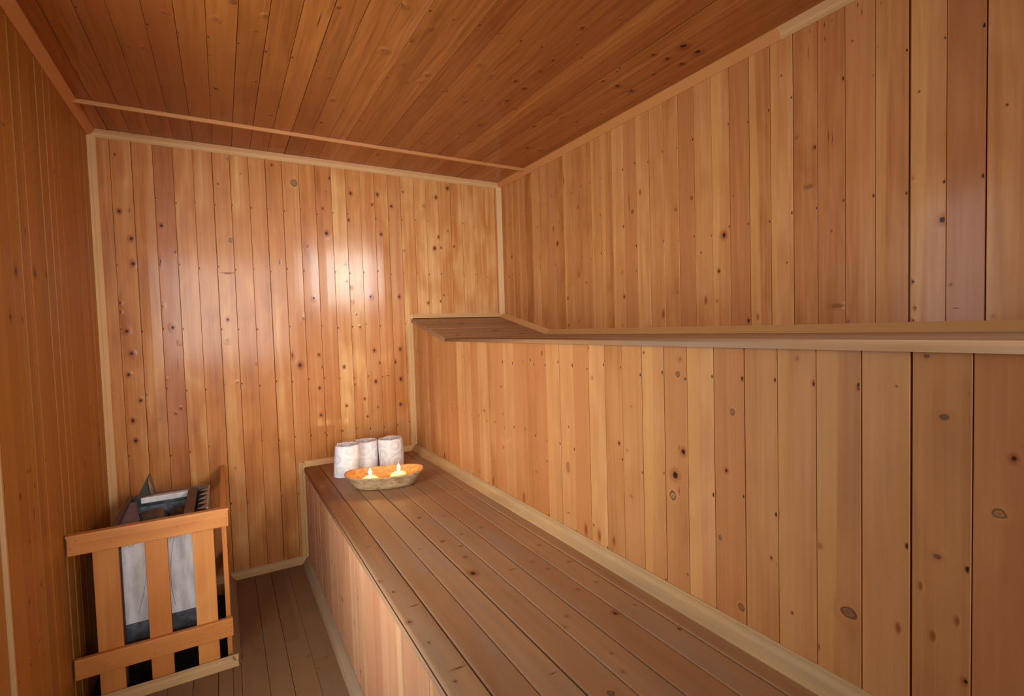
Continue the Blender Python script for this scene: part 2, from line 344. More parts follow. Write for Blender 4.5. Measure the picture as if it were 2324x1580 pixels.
KN_RISER = '-1.109,1.008,0.0038,r -1.344,1.129,0.0037,r -1.424,1.155,0.005,r -1.689,1.18,0.0018,d -1.12,0.893,0.0029,r -1.114,0.753,0.0035,r -1.363,0.708,0.0031,r -1.439,0.766,0.0028,r -1.823,0.902,0.0025,d -1.929,1.173,0.0015,d -0.877,0.592,0.0045,l -1.575,0.912,0.0012,d -1.025,0.676,0.0015,d -0.947,0.886,0.0022,d -1.566,0.772,0.0081,t -1.269,0.583,0.0109,s -1.656,0.587,0.01,s -1.723,0.591,0.0088,s -1.013,0.584,0.0103,s -1.791,0.598,0.0076,s -1.87,0.757,0.0024,l -1.706,1.087,0.0031,l -1.856,0.888,0.002,l -1.877,1.018,0.0018,l -0.459,0.579,0.0111,s -1.563,0.615,0.0021,h -1.696,0.616,0.0016,d -0.153,1.035,0.002,d -1.132,1.08,0.0026,s -2.046,1.121,0.0044,r -2.061,0.925,0.004,D -2.033,0.859,0.0054,D -2.023,0.803,0.0069,g -2.203,1.045,0.0043,r -2.185,0.906,0.0024,d -2.166,0.741,0.0033,r -2.068,0.612,0.0024,r -2.384,1.129,0.0014,d -2.464,1.123,0.0017,d -2.523,1.132,0.0013,r -2.565,1.185,0.0028,H -2.589,1.088,0.0043,H -2.623,1.128,0.0013,d -2.671,1.038,0.0023,d -2.655,0.951,0.0054,G -2.581,0.857,0.0038,H -2.621,0.853,0.0015,d -2.468,0.844,0.0014,v -2.388,0.848,0.0014,v -2.311,0.843,0.0015,v -2.233,0.852,0.0016,v -2.155,0.846,0.0017,v -2.076,0.851,0.0016,v -2.047,0.933,0.0014,v -2.293,0.742,0.0015,d -2.045,0.82,0.0016,v -2.055,1.16,0.0031,l -2.394,0.806,0.0034,l -2.351,1.173,0.0025,l -2.446,0.697,0.0091,B -2.618,0.669,0.0022,d -2.22,0.599,0.0053,r -2.575,0.721,0.0052,s -2.526,0.709,0.0049,s -2.308,0.733,0.0013,d -2.338,0.644,0.0013,d -2.392,0.601,0.0012,v -2.558,0.798,0.0039,s -2.607,0.762,0.0037,s'
KN_CEIL = '0.513,-1.172,0.0048,l 0.639,-1.255,0.004,r 0.817,-1.396,0.0027,r 0.782,-1.31,0.002,c 1.003,-1.234,0.0064,G 0.507,-0.684,0.0036,d 0.916,-0.785,0.0049,r 0.617,-1.161,0.0021,l 0.896,-0.655,0.0023,d 0.976,-0.695,0.0023,d 0.913,-0.529,0.003,d 0.527,-0.441,0.0023,d 0.636,-0.811,0.0015,d 0.489,-0.944,0.0027,l 0.268,-0.888,0.0026,l 0.55,-1.288,0.0038,r 0.19,-0.518,0.0022,l 0.709,-0.516,0.0026,d 0.348,-1.019,0.0018,h 0.345,-0.835,0.002,h 0.34,-0.66,0.0024,h 0.789,-0.137,0.0031,h 0.38,-1.144,0.0027,l 0.814,-0.402,0.0025,d 0.692,-0.376,0.0018,d 0.873,-0.962,0.004,l 0.102,-0.955,0.0017,l 0.302,-0.895,0.0013,d 0.983,-1.487,0.0053,G 1.004,-1.233,0.0067,G 1.185,-1.145,0.0037,r 1.094,-1.418,0.0037,l 1.058,-1.333,0.0038,d 1.084,-1.175,0.0035,l 1.405,-1.242,0.0076,l 1.505,-1.251,0.0039,d 1.566,-1.215,0.004,d 1.557,-1.091,0.0042,d 1.522,-1.644,0.0032,d 1.548,-1.441,0.0024,d 1.552,-1.355,0.0025,d 1.565,-0.812,0.0047,d 1.899,-1.72,0.007,D 1.974,-1.718,0.0066,D 1.911,-1.637,0.0043,D 1.987,-1.635,0.0044,D 1.847,-1.632,0.0036,D 1.89,-1.398,0.0054,D 1.968,-1.392,0.0056,D 1.955,-1.53,0.0039,d 1.811,-1.403,0.0026,d 1.797,-1.058,0.003,d 1.873,-1.048,0.0047,d 1.803,-0.914,0.004,d 1.957,-1.047,0.0032,d 2.004,-0.656,0.0074,r 1.928,-0.661,0.0045,d 1.599,-1.736,0.0021,l 1.183,-1.082,0.0038,l 1.397,-1.005,0.0049,l 2.001,-1.165,0.0023,d 1.242,-0.981,0.003,h 1.396,-0.62,0.004,h 1.412,-0.476,0.0038,h 1.407,-0.85,0.0034,h 1.33,-1.296,0.0048,l 1.612,-0.609,0.003,d 1.548,-0.378,0.0027,d 1.562,-1.563,0.0017,d 1.523,-0.681,0.0025,d 1.251,-0.224,0.004,d 1.808,-1.487,0.0016,d'
KN_BENCH = '1.095,-1.605,0.0042,d 1.12,-1.495,0.0034,r 1.104,-1.344,0.0036,r 1.141,-1.413,0.0024,r 1.11,-1.093,0.0021,d 1.27,-1.312,0.003,l 1.281,-1.64,0.0025,l 1.296,-1.848,0.0029,l 1.305,-1.989,0.0026,d 1.196,-1.934,0.0023,l 1.112,-2.194,0.0032,r 1.193,-2.103,0.0016,l 1.375,-1.703,0.0032,l 1.359,-0.86,0.0026,l 1.388,-2.12,0.0014,d 1.049,-2.085,0.0015,h 1.203,-1.649,0.0021,h 0.865,-1.846,0.0011,d 0.888,-1.675,0.0022,h 0.889,-1.963,0.0026,h 0.865,-1.998,0.0007,d 1.295,-1.704,0.0024,l 1.365,-1.844,0.002,l 1.195,-1.131,0.0023,l 1.362,-1.555,0.0027,l 1.371,-1.989,0.0015,l 1.165,-1.969,0.0017,l 1.182,-1.327,0.0012,d 1.016,-1.358,0.0016,l 1.05,-1.161,0.0009,d 1.173,-2.161,0.0017,l 0.879,-1.246,0.0026,h 0.889,-1.677,0.0024,h 0.862,-1.579,0.0012,d 0.853,-1.743,0.0014,d 0.845,-1.497,0.0013,l 0.858,-1.036,0.0012,h 0.848,-0.921,0.0015,h 0.864,-1.848,0.0009,d 0.851,-1.147,0.002,h 0.862,-0.44,0.0015,d'
KN_FLOOR = '0.719,-0.877,0.0025,l 0.774,-0.923,0.0022,l 0.738,-0.975,0.0009,d 0.741,-0.861,0.001,d 0.548,-0.285,0.001,d 0.627,-0.353,0.0012,l 0.536,-0.706,0.0016,l 0.651,-1.031,0.0012,l'
KN_LEFT = '-1.049,1.448,0.006,d -0.884,1.461,0.0061,d -0.765,1.469,0.006,d -1.116,1.319,0.0044,d -1.022,1.315,0.0033,d -0.948,1.576,0.0034,d -0.904,1.826,0.003,l -0.455,1.621,0.0028,d -0.293,1.654,0.0034,l -0.322,1.359,0.0034,d -0.256,1.776,0.0027,l -0.613,1.3,0.0035,l -1.074,1.172,0.0018,d -0.914,1.172,0.0023,d -0.983,1.161,0.0019,l -0.446,1.153,0.0029,v -0.924,1.73,0.0015,d -0.442,1.961,0.0025,d -1.017,1.675,0.0014,d -1.135,0.841,0.0035,d -1.017,0.841,0.0024,d -1.045,0.891,0.0021,d -1.039,0.765,0.0032,v -1.091,0.705,0.0023,d -0.918,0.634,0.002,d -1.021,0.555,0.0027,d -1.124,0.55,0.0031,d -1.044,0.701,0.0019,d -1.034,0.352,0.0019,d -0.593,0.937,0.0034,s -0.428,0.769,0.0037,d -0.151,0.799,0.0066,d -0.235,0.895,0.0032,d -0.267,0.971,0.0031,d -0.57,0.71,0.0021,d -1.106,1.056,0.001,d'

# ------------------------------------------------------------------ materials
M = {}
M['back'] = wood('varnished_pine_back', (.29, .084, .014), (.475, .182, .046), (.68, .385, .15), (.38, .122, .036), (.70, .42, .165), rough=.52, coat=.38, spec=.2, kbump=.35, wave=.0023, sapamt=.1, contrast=1.25)
M['right'] = wood('varnished_pine_right', (.34, .125, .032), (.50, .22, .073), (.61, .315, .122), (.42, .155, .055), (.62, .325, .105), rough=.46, coat=.2, spec=.22, kbump=.35, wave=.0014, sapamt=.6, contrast=1.3)
M['riser'] = wood('varnished_pine_riser', (.36, .145, .045), (.495, .232, .084), (.62, .35, .15), (.42, .15, .048), (.62, .33, .11), rough=.52, coat=.03, spec=.2, wave=.0006, sapamt=.4, contrast=1.2)
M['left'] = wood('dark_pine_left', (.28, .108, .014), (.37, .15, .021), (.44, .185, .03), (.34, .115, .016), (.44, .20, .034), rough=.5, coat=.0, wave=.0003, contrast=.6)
M['ceil'] = wood('varnished_pine_ceiling', (.22, .066, .012), (.35, .122, .025), (.47, .182, .043), (.28, .078, .018), (.5, .2, .065), rough=.45, coat=.5, spec=.25, kbump=1.1, wave=.0034, contrast=1.2)
M['bench'] = wood('worn_pine_bench', (.27, .135, .06), (.36, .198, .094), (.43, .25, .125), (.33, .155, .068), (.41, .235, .105), rough=.6, wave=.0005, grain=.00012, worn=.55, contrast=1.2, grey=(.29, .215, .155))
M['front'] = wood('pale_pine_front', (.38, .18, .085), (.52, .27, .14), (.63, .36, .2), (.44, .19, .10), (.66, .4, .22), rough=.55, wave=.0004, worn=.2, contrast=1.)
M['floor'] = wood('worn_pine_floor', (.14, .078, .036), (.20, .115, .055), (.25, .145, .07), (.18, .094, .044), (.25, .145, .07), rough=.55, wave=.0004, grain=.00012, worn=.4, contrast=.7, grey=(.2, .14, .1))
M['trim'] = wood('pale_pine_trim', (.48, .28, .12), (.60, .37, .17), (.70, .46, .24), (.56, .31, .13), (.72, .48, .26), rough=.5, wave=.0002, sapamt=0, contrast=.7)
M['trimo'] = wood('orange_pine_trim', (.45, .19, .055), (.54, .24, .075), (.6, .29, .1), (.5, .2, .06), (.6, .3, .1), rough=.48, wave=.0002, sapamt=0, contrast=.6)
M['trimb'] = wood('yellow_pine_trim', (.48, .25, .09), (.55, .31, .12), (.62, .38, .16), (.52, .26, .09), (.62, .38, .15), rough=.5, wave=.0002, sapamt=0, contrast=.8)
M['trimg'] = wood('greyed_pine_trim', (.34, .20, .08), (.48, .31, .14), (.58, .41, .21), (.42, .25, .10), (.58, .4, .21), rough=.6, wave=.0003, contrast=1.3, worn=.45, sapamt=0, grey=(.3, .24, .18))
M['trimd'] = wood('scuffed_pine_trim', (.22, .145, .08), (.30, .21, .125), (.37, .27, .165), (.27, .17, .09), (.37, .27, .16), rough=.6, wave=.0003, contrast=1.2, worn=.5, sapamt=0, grey=(.24, .185, .14))
M['guard'] = wood('orange_pine_guard', (.42, .145, .03), (.56, .222, .054), (.64, .29, .085), (.48, .16, .036), (.66, .3, .09), rough=.5, wave=.0005, sapamt=0, contrast=1.2)
M['brown'] = plain('brown_painted_steel', (.105, .052, .034), .5, 0, 30, .25)
M['galv'] = plain('galvanised_steel', (.42, .44, .47), .32, .95, 26, .4, .0004, stretch=(1, 1, .5))
M['galvd'] = plain('dark_galvanised_steel', (.21, .235, .29), .45, .5, 40, .5, .0003)
M['sheet'] = plain('bright_sheet_steel', (.90, .90, .93), .40, .05, 16, .3, .0006, stretch=(1.6, 1, .5))  # reflected light on the stove front is put into this whitish base colour
M['flap'] = plain('sooty_sheet_steel', (.06, .05, .034), .5, .3, 20, .3)
M['purple'] = plain('heat_tinted_steel', (.20, .19, .32), .4, .1, 22, .4)
M['dark'] = plain('dark_steel', (.03, .027, .024), .6)
M['wire'] = plain('grey_wire', (.28, .27, .28), .5, .5)
M['stone'] = plain('sauna_stone', (.24, .125, .06), .85, 0, 14, .6, .006, col2=(.07, .04, .022))
M['dirt'] = plain('ash_and_dirt', (.045, .032, .022), .95, 0, 45, .8, .004, col2=(.008, .006, .004))
M['nail'] = plain('rusty_nail', (.07, .035, .02), .6, .2)
M['wax'] = plain('cream_candle_wax', (.86, .70, .40), .45, emit=(1., .62, .2), estr=.32, sss=.4)  # weak emission stands in for flame light glowing through the wax
M['wick'] = plain('charred_wick', (.02, .015, .012), .9)
M['flame'] = plain('candle_flame', (1, .8, .4), .5, emit=(1., .74, .36), estr=14.)
M['backing'] = plain('backing_board', (.12, .06, .03), .9)

def towel_mat():
    m, nt, bs = newmat('white_terry'); q = NT(nt)
    uvn = nt.nodes.new('ShaderNodeUVMap'); uvn.uv_map = 'UVMap'
    vo = nt.nodes.new('ShaderNodeTexVoronoi'); vo.feature = 'F1'; vo.inputs['Scale'].default_value = 15.; vo.inputs['Randomness'].default_value = .75
    nt.links.new(uvn.outputs[0], vo.inputs['Vector'])
    d = vo.outputs['Distance']
    rings = q.math('SINE', q.math('MULTIPLY', d, 17.))
    wv = nt.nodes.new('ShaderNodeTexWave'); wv.inputs['Scale'].default_value = 75.; wv.inputs['Distortion'].default_value = .6
    nt.links.new(uvn.outputs[0], wv.inputs['Vector'])
    inner = q.math('MULTIPLY', wv.outputs['Fac'], q.step(d, .42, .30))
    terry = q.noise(uvn.outputs[0], 900., 2.)
    h = q.math('ADD', q.math('MULTIPLY', q.step(rings, -.4, .5), .0016), q.math('ADD', q.math('MULTIPLY', inner, .0007), q.math('MULTIPLY', terry, .0006)))
    nt.links.new(q.bump(h, 1., .9), bs.inputs['Normal'])
    nt.links.new(q.mix(q.step(rings, -.6, .4), (.70, .72, .79), (.80, .81, .86)), bs.inputs['Base Color'])
    bs.inputs['Roughness'].default_value = .95; bs.inputs['Specular IOR Level'].default_value = .15
    return m
M['towel'] = towel_mat()

def bowl_mats():
    m, nt, bs = newmat('weathered_bowl_outside'); q = NT(nt)
    tc = nt.nodes.new('ShaderNodeTexCoord')
    a = q.noise(q.vmul(tc.outputs['Object'], (14, 30, 45)), 1., 4., .6, 1.2)
    b = q.noise(q.vmul(tc.outputs['Object'], (60, 200, 40)), 1., 3., .6, .6)
    c = q.mix(q.step(a, .32, .62), (.30, .175, .065), (.50, .38, .23))
    c = q.mix(q.math('MULTIPLY', q.step(b, .45, .7), .5), c, (.22, .13, .055))
    nt.links.new(c, bs.inputs['Base Color']); bs.inputs['Roughness'].default_value = .7
    nt.links.new(q.bump(a, .002), bs.inputs['Normal'])
    m2, nt, bs = newmat('carved_bowl_inside'); q = NT(nt)
    tc = nt.nodes.new('ShaderNodeTexCoord')
    a = q.noise(q.vmul(tc.outputs['Object'], (22, 110, 60)), 1., 4., .65, 1.)
    c = q.mix(q.step(a, .35, .68), (.30, .12, .035), (.60, .30, .10))
    nt.links.new(c, bs.inputs['Base Color']); bs.inputs['Roughness'].default_value = .6
    nt.links.new(q.bump(a, .0015), bs.inputs['Normal'])
    return m, m2
M['bowl'], M['bowlin'] = bowl_mats()

# ------------------------------------------------------------------ the room
X, Y, Z = (1, 0, 0), (0, 1, 0), (0, 0, 1)
def structure(o): o['kind'] = 'structure'; return o
def series(a, step, n): return [a + step * i for i in range(n)]

BACK = [-.006, .075, .155, .237, .316, .398, .48, .556, .64, .719, .798, .881, .963, 1.047, 1.125, 1.204, 1.286, 1.365, 1.441, 1.525, 1.601, 1.683, 1.763, 1.84, 1.921, 2.007, 2.08, W]
mb = MB()
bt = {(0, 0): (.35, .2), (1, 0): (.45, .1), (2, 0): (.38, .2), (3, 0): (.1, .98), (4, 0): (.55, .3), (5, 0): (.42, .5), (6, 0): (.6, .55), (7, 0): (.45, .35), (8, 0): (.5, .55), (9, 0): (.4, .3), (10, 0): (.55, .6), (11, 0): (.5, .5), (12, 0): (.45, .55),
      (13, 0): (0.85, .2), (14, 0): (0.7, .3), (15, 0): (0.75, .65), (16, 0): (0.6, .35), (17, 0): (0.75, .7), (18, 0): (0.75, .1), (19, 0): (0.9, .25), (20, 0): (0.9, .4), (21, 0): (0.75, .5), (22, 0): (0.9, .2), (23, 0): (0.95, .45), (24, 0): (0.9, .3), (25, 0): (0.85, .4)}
boards(mb, (0, 0, 0), X, Z, (0, -1, 0), BACK, -.085, H, KN_BACK, rows=(1.915, 1.595, 1.29, .995, .69, .38), tones=bt, seed=3, gaps={6: .0013, 9: .0015, 2: .001}, tilt=.0007)
structure(mb.build('wall_back', M['back']))

RIGHT = [YN] + sorted([-2.447 - .0795 * k for k in range(1, 12)]) + [-2.447, -2.369, -2.289, -2.207, -2.127, -2.047, -1.97, -1.892, -1.814, -1.735, -1.657, -1.577, -1.498, -1.419, -1.337, -1.258, -1.18, -1.099, -1.019, -.942, -.866, -.788, -.709, -.627, -.552, -.47, -.39, -.314, -.231, -.152, -.075, 0]
RIGHT = sorted(set(x for x in RIGHT if x >= YN))
mb = MB()
ng = {RIGHT.index(-2.289): .0026, RIGHT.index(-2.447): .0013}
boards(mb, (W, 0, 0), Y, Z, (-1, 0, 0), RIGHT, ZU - .1, H, KN_RIGHT, rows=(1.96, 1.592), seed=21, gaps=ng, tilt=.0006)
structure(mb.build('wall_right', M['right']))

mb = MB()
LEFT = [DOORY + .03, -1.235, -1.15, -1.072, -.99, -.908, -.825, -.749, -.667, -.597, -.52, -.44, -.358, -.276, -.195, -.113, -.031, 0]
boards(mb, (0, 0, 0), Y, Z, X, LEFT, -.085, H, KN_LEFT, rows=(1.85, .9, .4), seed=5, tilt=.0012, bev=.0022)
structure(mb.build('wall_left', M['left']))

CEIL = [0, .079, .162, .242, .327, .405, .485, .568, .649, .731, .811, .895, .976, 1.058, 1.137, 1.22, 1.298, 1.379, 1.461, 1.543, 1.627, 1.714, 1.794, 1.878, 1.962, 2.047, W]
mb = MB()
ct = {}
boards(mb, (0, 0, H), X, Y, (0, 0, -1), CEIL, YN, 0, KN_CEIL, rows=(-.62, -1.05, -1.5), seed=12, joints={i: [-.352] for i in range(26)}, gaps={22: .003, 10: .001}, tilt=.0013)
structure(mb.build('ceiling', M['ceil']))

FLOOR = [PX - .0001, .489, .574, .648, .729, .81, XL]
mb = MB()
fj = {0: [-.755], 1: [-.755, -1.6], 2: [-.565, -1.55], 3: [-.739, -1.7], 4: [-.561, -.911, -1.8], 5: [-1.3]}
boards(mb, (0, 0, 0), X, Y, Z, FLOOR, YN, 0, KN_FLOOR, seed=31, joints=fj, tilt=.0006, dep=.02)
FL2 = [0, .094, .176, .258, .337, .415, PX]
boards(mb, (0, 0, 0), X, Y, Z, FL2, YN, PY, '', seed=33, joints={2: [-1.4], 4: [-1.2]}, tilt=.0006, dep=.02)
# sides and bottom of the sunken corner
for a, b, n in (((0, PY, 0), (PX, PY, 0), (0, 1, 0)), ((PX, PY, 0), (PX, 0, 0), (-1, 0, 0))):
    ids = [mb.vert(p) for p in (a, b, (b[0], b[1], -.07), (a[0], a[1], -.07))]; mb.quad_n(ids, Vector(n), 1)
ids = [mb.vert(p) for p in ((0, PY, -.07), (PX, PY, -.07), (PX, 0, -.07), (0, 0, -.07))]; mb.quad_n(ids, Vector(Z), 1)
structure(mb.build('floor', [M['floor'], M['dirt']]))

# open doorway in the left wall: only the edge of its casing comes into view, daylight comes through it
DW = -2.06
mb = MB()
mb.box((-.10, DOORY - .095, 0), (.008, DOORY - .0045, 2.0), 2, .002)
mb.box((-.02, DOORY - .0040, 0), (.017, DOORY + .006, 2.0), 2, .001, mi=1)
mb.box((-.10, DW, 0), (.018, DW + .049, 2.0), 2, .003)
mb.box((-.10, DW, 2.0005), (.018, DOORY + .004, 2.05), 1, .003)
structure(mb.build('door_frame', [M['left'], M['trim']]))
mb = MB()
boards(mb, (0, 0, 0), Y, Z, X, [YN] + series(-3.27, .0805, 15) + [DW + .01], 0, H, '', seed=9)
boards(mb, (0, 0, 0), Y, Z, X, [DW + .01] + series(-1.97, .0805, 8) + [DOORY + .03], 2.03, H, '', seed=10)
structure(mb.build('wall_left_near', M['left']))

# ------------------------------------------------------------------ upper bench
ub = empty('upper_bench', (XU, YN, 0))
RIS = [YN] + sorted([-2.624 - .0795 * k for k in range(1, 9)]) + [-2.624, -2.544, -2.468, -2.388, -2.309, -2.233, -2.153, -2.074, -1.999, -1.919, -1.84, -1.765, -1.686, -1.608, -1.528, -1.446, -1.372, -1.297, -1.214, -1.133, -1.051, -.972, -.891, -.816, -.739, -.659, -.58, -.5, -.42, -.34, -.26, -.18, -.1, 0]
def top(u): return (ZU if u <= -RAMP else ZU + (ZR - ZU) * (u + RAMP) / RAMP) - .011
mb = MB()
rt = {(RIS.index(-1.999), 0): (.62, .1), (RIS.index(-2.153), 0): (.7, .15), (RIS.index(-1.765), 0): (.6, .2), (RIS.index(-2.233), 0): (.35, .75), (RIS.index(-2.074), 0): (.42, .62)}
boards(mb, (XU, 0, 0), Y, Z, (-1, 0, 0), RIS, ZL - .05, top, KN_RISER, rows=(.848, .558, 1.12), seed=14, tones=rt, gaps={RIS.index(-2.544): .0016})
o = mb.build('riser_panel', M['riser'])
REL = [(o, ub)]
mb = MB()
SE = [XU - .012] + [XU + (W - XU) * k / 8 for k in range(1, 9)]
boards(mb, (0, 0, ZU), X, Y, Z, SE, YN, -RAMP, '', seed=16, nose=.006, drop=.015, tilt=.0006, dep=.012)
REL.append((mb.build('seat', M['bench']), ub))
mb = MB()
sl = math.hypot(RAMP, ZR - ZU); sd = Vector((0, RAMP, ZR - ZU)).normalized(); sn = Vector((0, -(ZR - ZU), RAMP)).normalized()
boards(mb, (0, -RAMP, ZU), X, sd, sn, [0, 1], 0, 1, '') if False else None
HB = [sl * k / 7 for k in range(8)]
kr = ' '.join('%.3f,%.3f,%.4f,d' % (RND.uniform(.02, sl - .02), RND.uniform(XU + .05, W - .1), RND.uniform(.003, .006)) for _ in range(9))
boards(mb, (0, -RAMP, ZU), sd, X, sn, HB, XU - .008, W, kr, seed=18, tilt=.0007, dep=.02, bev=.0025, gap=.001)
REL.append((mb.build('headrest', M['bench']), ub))
tag(ub, 'upper sauna bench against the plank wall with sloped headrest end', 'bench')

# ------------------------------------------------------------------ lower bench
lb = empty('lower_bench', (XL, YN, 0))
mb = MB()
BN = [XL - .004, .913, .994, 1.072, 1.156, 1.232, 1.32, 1.397, XU]
boards(mb, (0, 0, ZL), X, Y, Z, BN, YN, 0, KN_BENCH, seed=24, nose=.014, tilt=.0006, gap=.0012, bev=.003, kscale=1.9, tones={(0, 0): (.45, .2), (1, 0): (.3, .8), (2, 0): (.6, .2), (4, 0): (.55, .4)})
REL.append((mb.build('seat', M['bench']), lb))
mb = MB()
FR = series(YN, .08, 42); FR = [y for y in FR if y < -.03] + [0]
fk = ' '.join('%.3f,%.3f,%.4f,%s' % (RND.uniform(-1.3, -.05), RND.uniform(.05, .48), RND.uniform(.002, .005), RND.choice('dlvr')) for _ in range(26))
boards(mb, (XL, 0, 0), Y, Z, (-1, 0, 0), FR, -.01, ZL - .014, fk, seed=27)
REL.append((mb.build('front_panel', M['front']), lb))
tag(lb, 'long low sauna bench with worn board seat holding the towels', 'bench')
for o, p in REL:
    o.parent = p; o.matrix_parent_inverse = Matrix.Translation(p.location).inverted()

# ------------------------------------------------------------------ mouldings
nY, nX, nZ = (0, -1, 0), (-1, 0, 0), (0, 0, -1)
T = .031
trim('trim_1', (0, 0, H), (W, 0, H), nY, nZ, T, M['trim'])
trim('trim_2', (W, YN, H), (W, -1.936, H), nX, nZ, T, M['trim'])
trim('trim_3', (W, -1.936, H), (W, 0, H), nX, nZ, T, M['trimo'], flatp=True)
trim('trim_4', (0, YN, H), (0, 0, H), X, nZ, T, M['trimo'], flatp=True)
trim('trim_5', (0, 0, -.05), (0, 0, H), X, nY, .028, M['trim'])
trim('trim_6', (W, 0, ZR), (W, 0, H), nX, nY, .027, M['trim'])
trim('trim_7', (XU, 0, ZR), (W, 0, ZR), nY, Z, .025, M['trim'], flatp=True)
trim('trim_8', (W, -RAMP, ZU), (W, 0, ZR), nX, (0, -.213, .977), .028, M['trimb'], flatp=True)
trim('trim_9', (W, YN, ZU), (W, -RAMP, ZU), nX, Z, .027, M['trimb'], flatp=True)
trim('trim_10', (XU, 0, ZL), (XU, 0, ZR + .02), nX, nY, .028, M['trim'])
trim('trim_11', (XL, 0, ZL), (XU, 0, ZL), nY, Z, .028, M['trim'])
trim('trim_12', (XU, YN, ZL), (XU, 0, ZL), nX, Z, .037, M['trimg'])
trim('trim_13', (XL, 0, 0), (XL, 0, ZL + .024), nX, nY, .028, M['trim'])
trim('baseboard_back', (0, 0, 0), (XL, 0, 0), nY, Z, .034, M['trimg'])
trim('baseboard_bench', (XL, YN, 0), (XL, 0, 0), nX, Z, .033, M['trimd'])
trim('baseboard_pit_front', (0, PY, 0), (PX + .004, PY, 0), nY, Z, .031, M['trimg'], cut1=-1.)
trim('baseboard_pit_side', (PX, PY - .004, 0), (PX, 0, 0), X, Z, .028, M['trimd'], cut0=-1.)
mb = MB(); mb.box((.02, -.358, H - .016), (W - .02, -.346, H + .002), 0, .002)
structure(mb.build('trim_14', M['trimo']))

# ------------------------------------------------------------------ stove corner
def part(mb, name, mats, parent, label=None):
    o = mb.build(name, mats, None); o.parent = parent
    o.matrix_parent_inverse = Matrix.Translation(parent.location).inverted()
    if label: o['label'] = label
    return o

# heater guard
gd = empty('heater_guard', (.23, -.76, 0))
def rail(name, lo, hi, g, nails=()):
    mb = MB(); mb.box(lo, hi, g, .0025)
    o = part(mb, name, M['guard'], gd)
    if nails:
        for p, n in nails:
            nb = MB(); n = Vector(n); c = Vector(p); a = n.orthogonal().normalized(); b = n.cross(a)
            ring = [nb.vert(c + n * .0006 + a * .0013 * math.cos(2 * PI * i / 10) + b * .0013 * math.sin(2 * PI * i / 10)) for i in range(10)]
            base = [nb.vert(c - n * .002 + a * .0015 * math.cos(2 * PI * i / 10) + b * .0015 * math.sin(2 * PI * i / 10)) for i in range(10)]
            nb.quad_n(ring, n)
            for i in range(10): nb.face((base[i], base[(i + 1) % 10], ring[(i + 1) % 10], ring[i]))
            s_ = nb.build('nail', M['nail'], o)
    return o
GY = -.775
def nl(xz): return [((x, GY, z), (0, -1, 0)) for x, z in xz]
rail('top_rail', (.006, GY, .535), (.472, GY + .019, .596), 0, nl([(.464, .582), (.464, .566), (.464, .549), (.43, .558), (.03, .585), (.015, .56), (.12, .56), (.25, .545), (.31, .57)]))
mb = MB(); mb.box((.004, GY - .004, .596), (.475, GY + .024, .605), 0, .002)
part(mb, 'top_cap', M['guard'], gd)
rail('bottom_rail', (.006, GY, .112), (.47, GY + .019, .180), 0, nl([(.463, .166), (.463, .15), (.463, .132), (.405, .165), (.41, .14), (.22, .165), (.225, .13), (.09, .165), (.035, .166), (.014, .155), (.014, .125), (.085, .135)]))
for x0, x1 in ((.066, .1365), (.211, .278), (.3535, .422)):
    rail('slat', (x0, GY + .0195, -.045), (x1, GY + .0375, .585), 2)
rail('side_rail', (.4465, GY + .02, .530), (.4655, -.004, .598), 1, [((.456 + .003, y, .5985), (0, 0, 1)) for y in (-.2, -.35, -.52)])
rail('side_rail', (.4475, -.6885, .115), (.4640, -.004, .180), 1)
rail('side_slat', (.4475, -.735, -.045), (.4640, -.690, .5295), 2)
tag(gd, 'orange pine guard fence of rails and slats around the stove', 'guard')

# stove
st = empty('sauna_stove', (.25, -.41, -.07))
x0, x1, y0, y1, zt = .094, .404, -.615, -.225, .566
mb = MB()
for lo, hi in (((x0, y0 + .01, .08), (x0 + .003, y1 - .02, zt)), ((x1 - .003, y0 + .01, .08), (x1, y1 - .02, zt)), ((x0 + .02, y1 - .003, .08), (x1 - .02, y1, zt))): mb.box(lo, hi, 2, .0008)
for cx, sx in ((x0 + .021, -1), (x1 - .021, 1)):      # rounded rear corners
    pr = [(cx + sx * .0205 * math.cos(a), y1 - .0205 + .0205 * math.sin(a)) for a in [i * PI / 2 / 8 for i in range(9)]]
    pi_ = [(cx + sx * .018 * math.cos(a), y1 - .0205 + .018 * math.sin(a)) for a in [i * PI / 2 / 8 for i in range(9)]]
    A = [mb.vert((x, y, .08)) for x, y in pr]; B = [mb.vert((x, y, zt)) for x, y in pr]; Ci = [mb.vert((x, y, zt)) for x, y in pi_]; D = [mb.vert((x, y, .08)) for x, y in pi_]
    for i in range(8):
        mb.face((A[i], A[i + 1], B[i + 1], B[i]), 0, True); mb.face((B[i], B[i + 1], Ci[i + 1], Ci[i])); mb.face((Ci[i], Ci[i + 1], D[i + 1], D[i]), 0, True)
part(mb, 'casing', M['galv'], st, 'galvanised steel casing')
mb = MB()                                               # folded fins along the right side
n = 10; ys = [y0 + .02 + (y1 - y0 - .05) * i / n for i in range(n + 1)]
A = [mb.vert((.361 if i % 2 else .399, y, .30)) for i, y in enumerate(ys)]; B = [mb.vert((.361 if i % 2 else .399, y, zt - .002 - (.006 if i % 2 else 0))) for i, y in enumerate(ys)]
Cc = [mb.vert((.399, y, zt - .016)) for y in ys]
for i in range(n): mb.face((A[i], A[i + 1], B[i + 1], B[i])); 
for i in range(0, n - 1, 2): mb.face((B[i], B[i + 1], B[i + 2]), 0)
part(mb, 'fins', M['galv'], st, 'zigzag folded sheet fins')
mb = MB(); mb.box((.097, y0, zt - .012), (.117, y1 - .004, zt + .003), 1, .001); part(mb, 'frame_bar', M['brown'], st)
mb = MB(); mb.box((.322, y0, zt - .012), (.357, y1 - .05, zt + .004), 1, .001); part(mb, 'frame_bar', M['brown'], st)
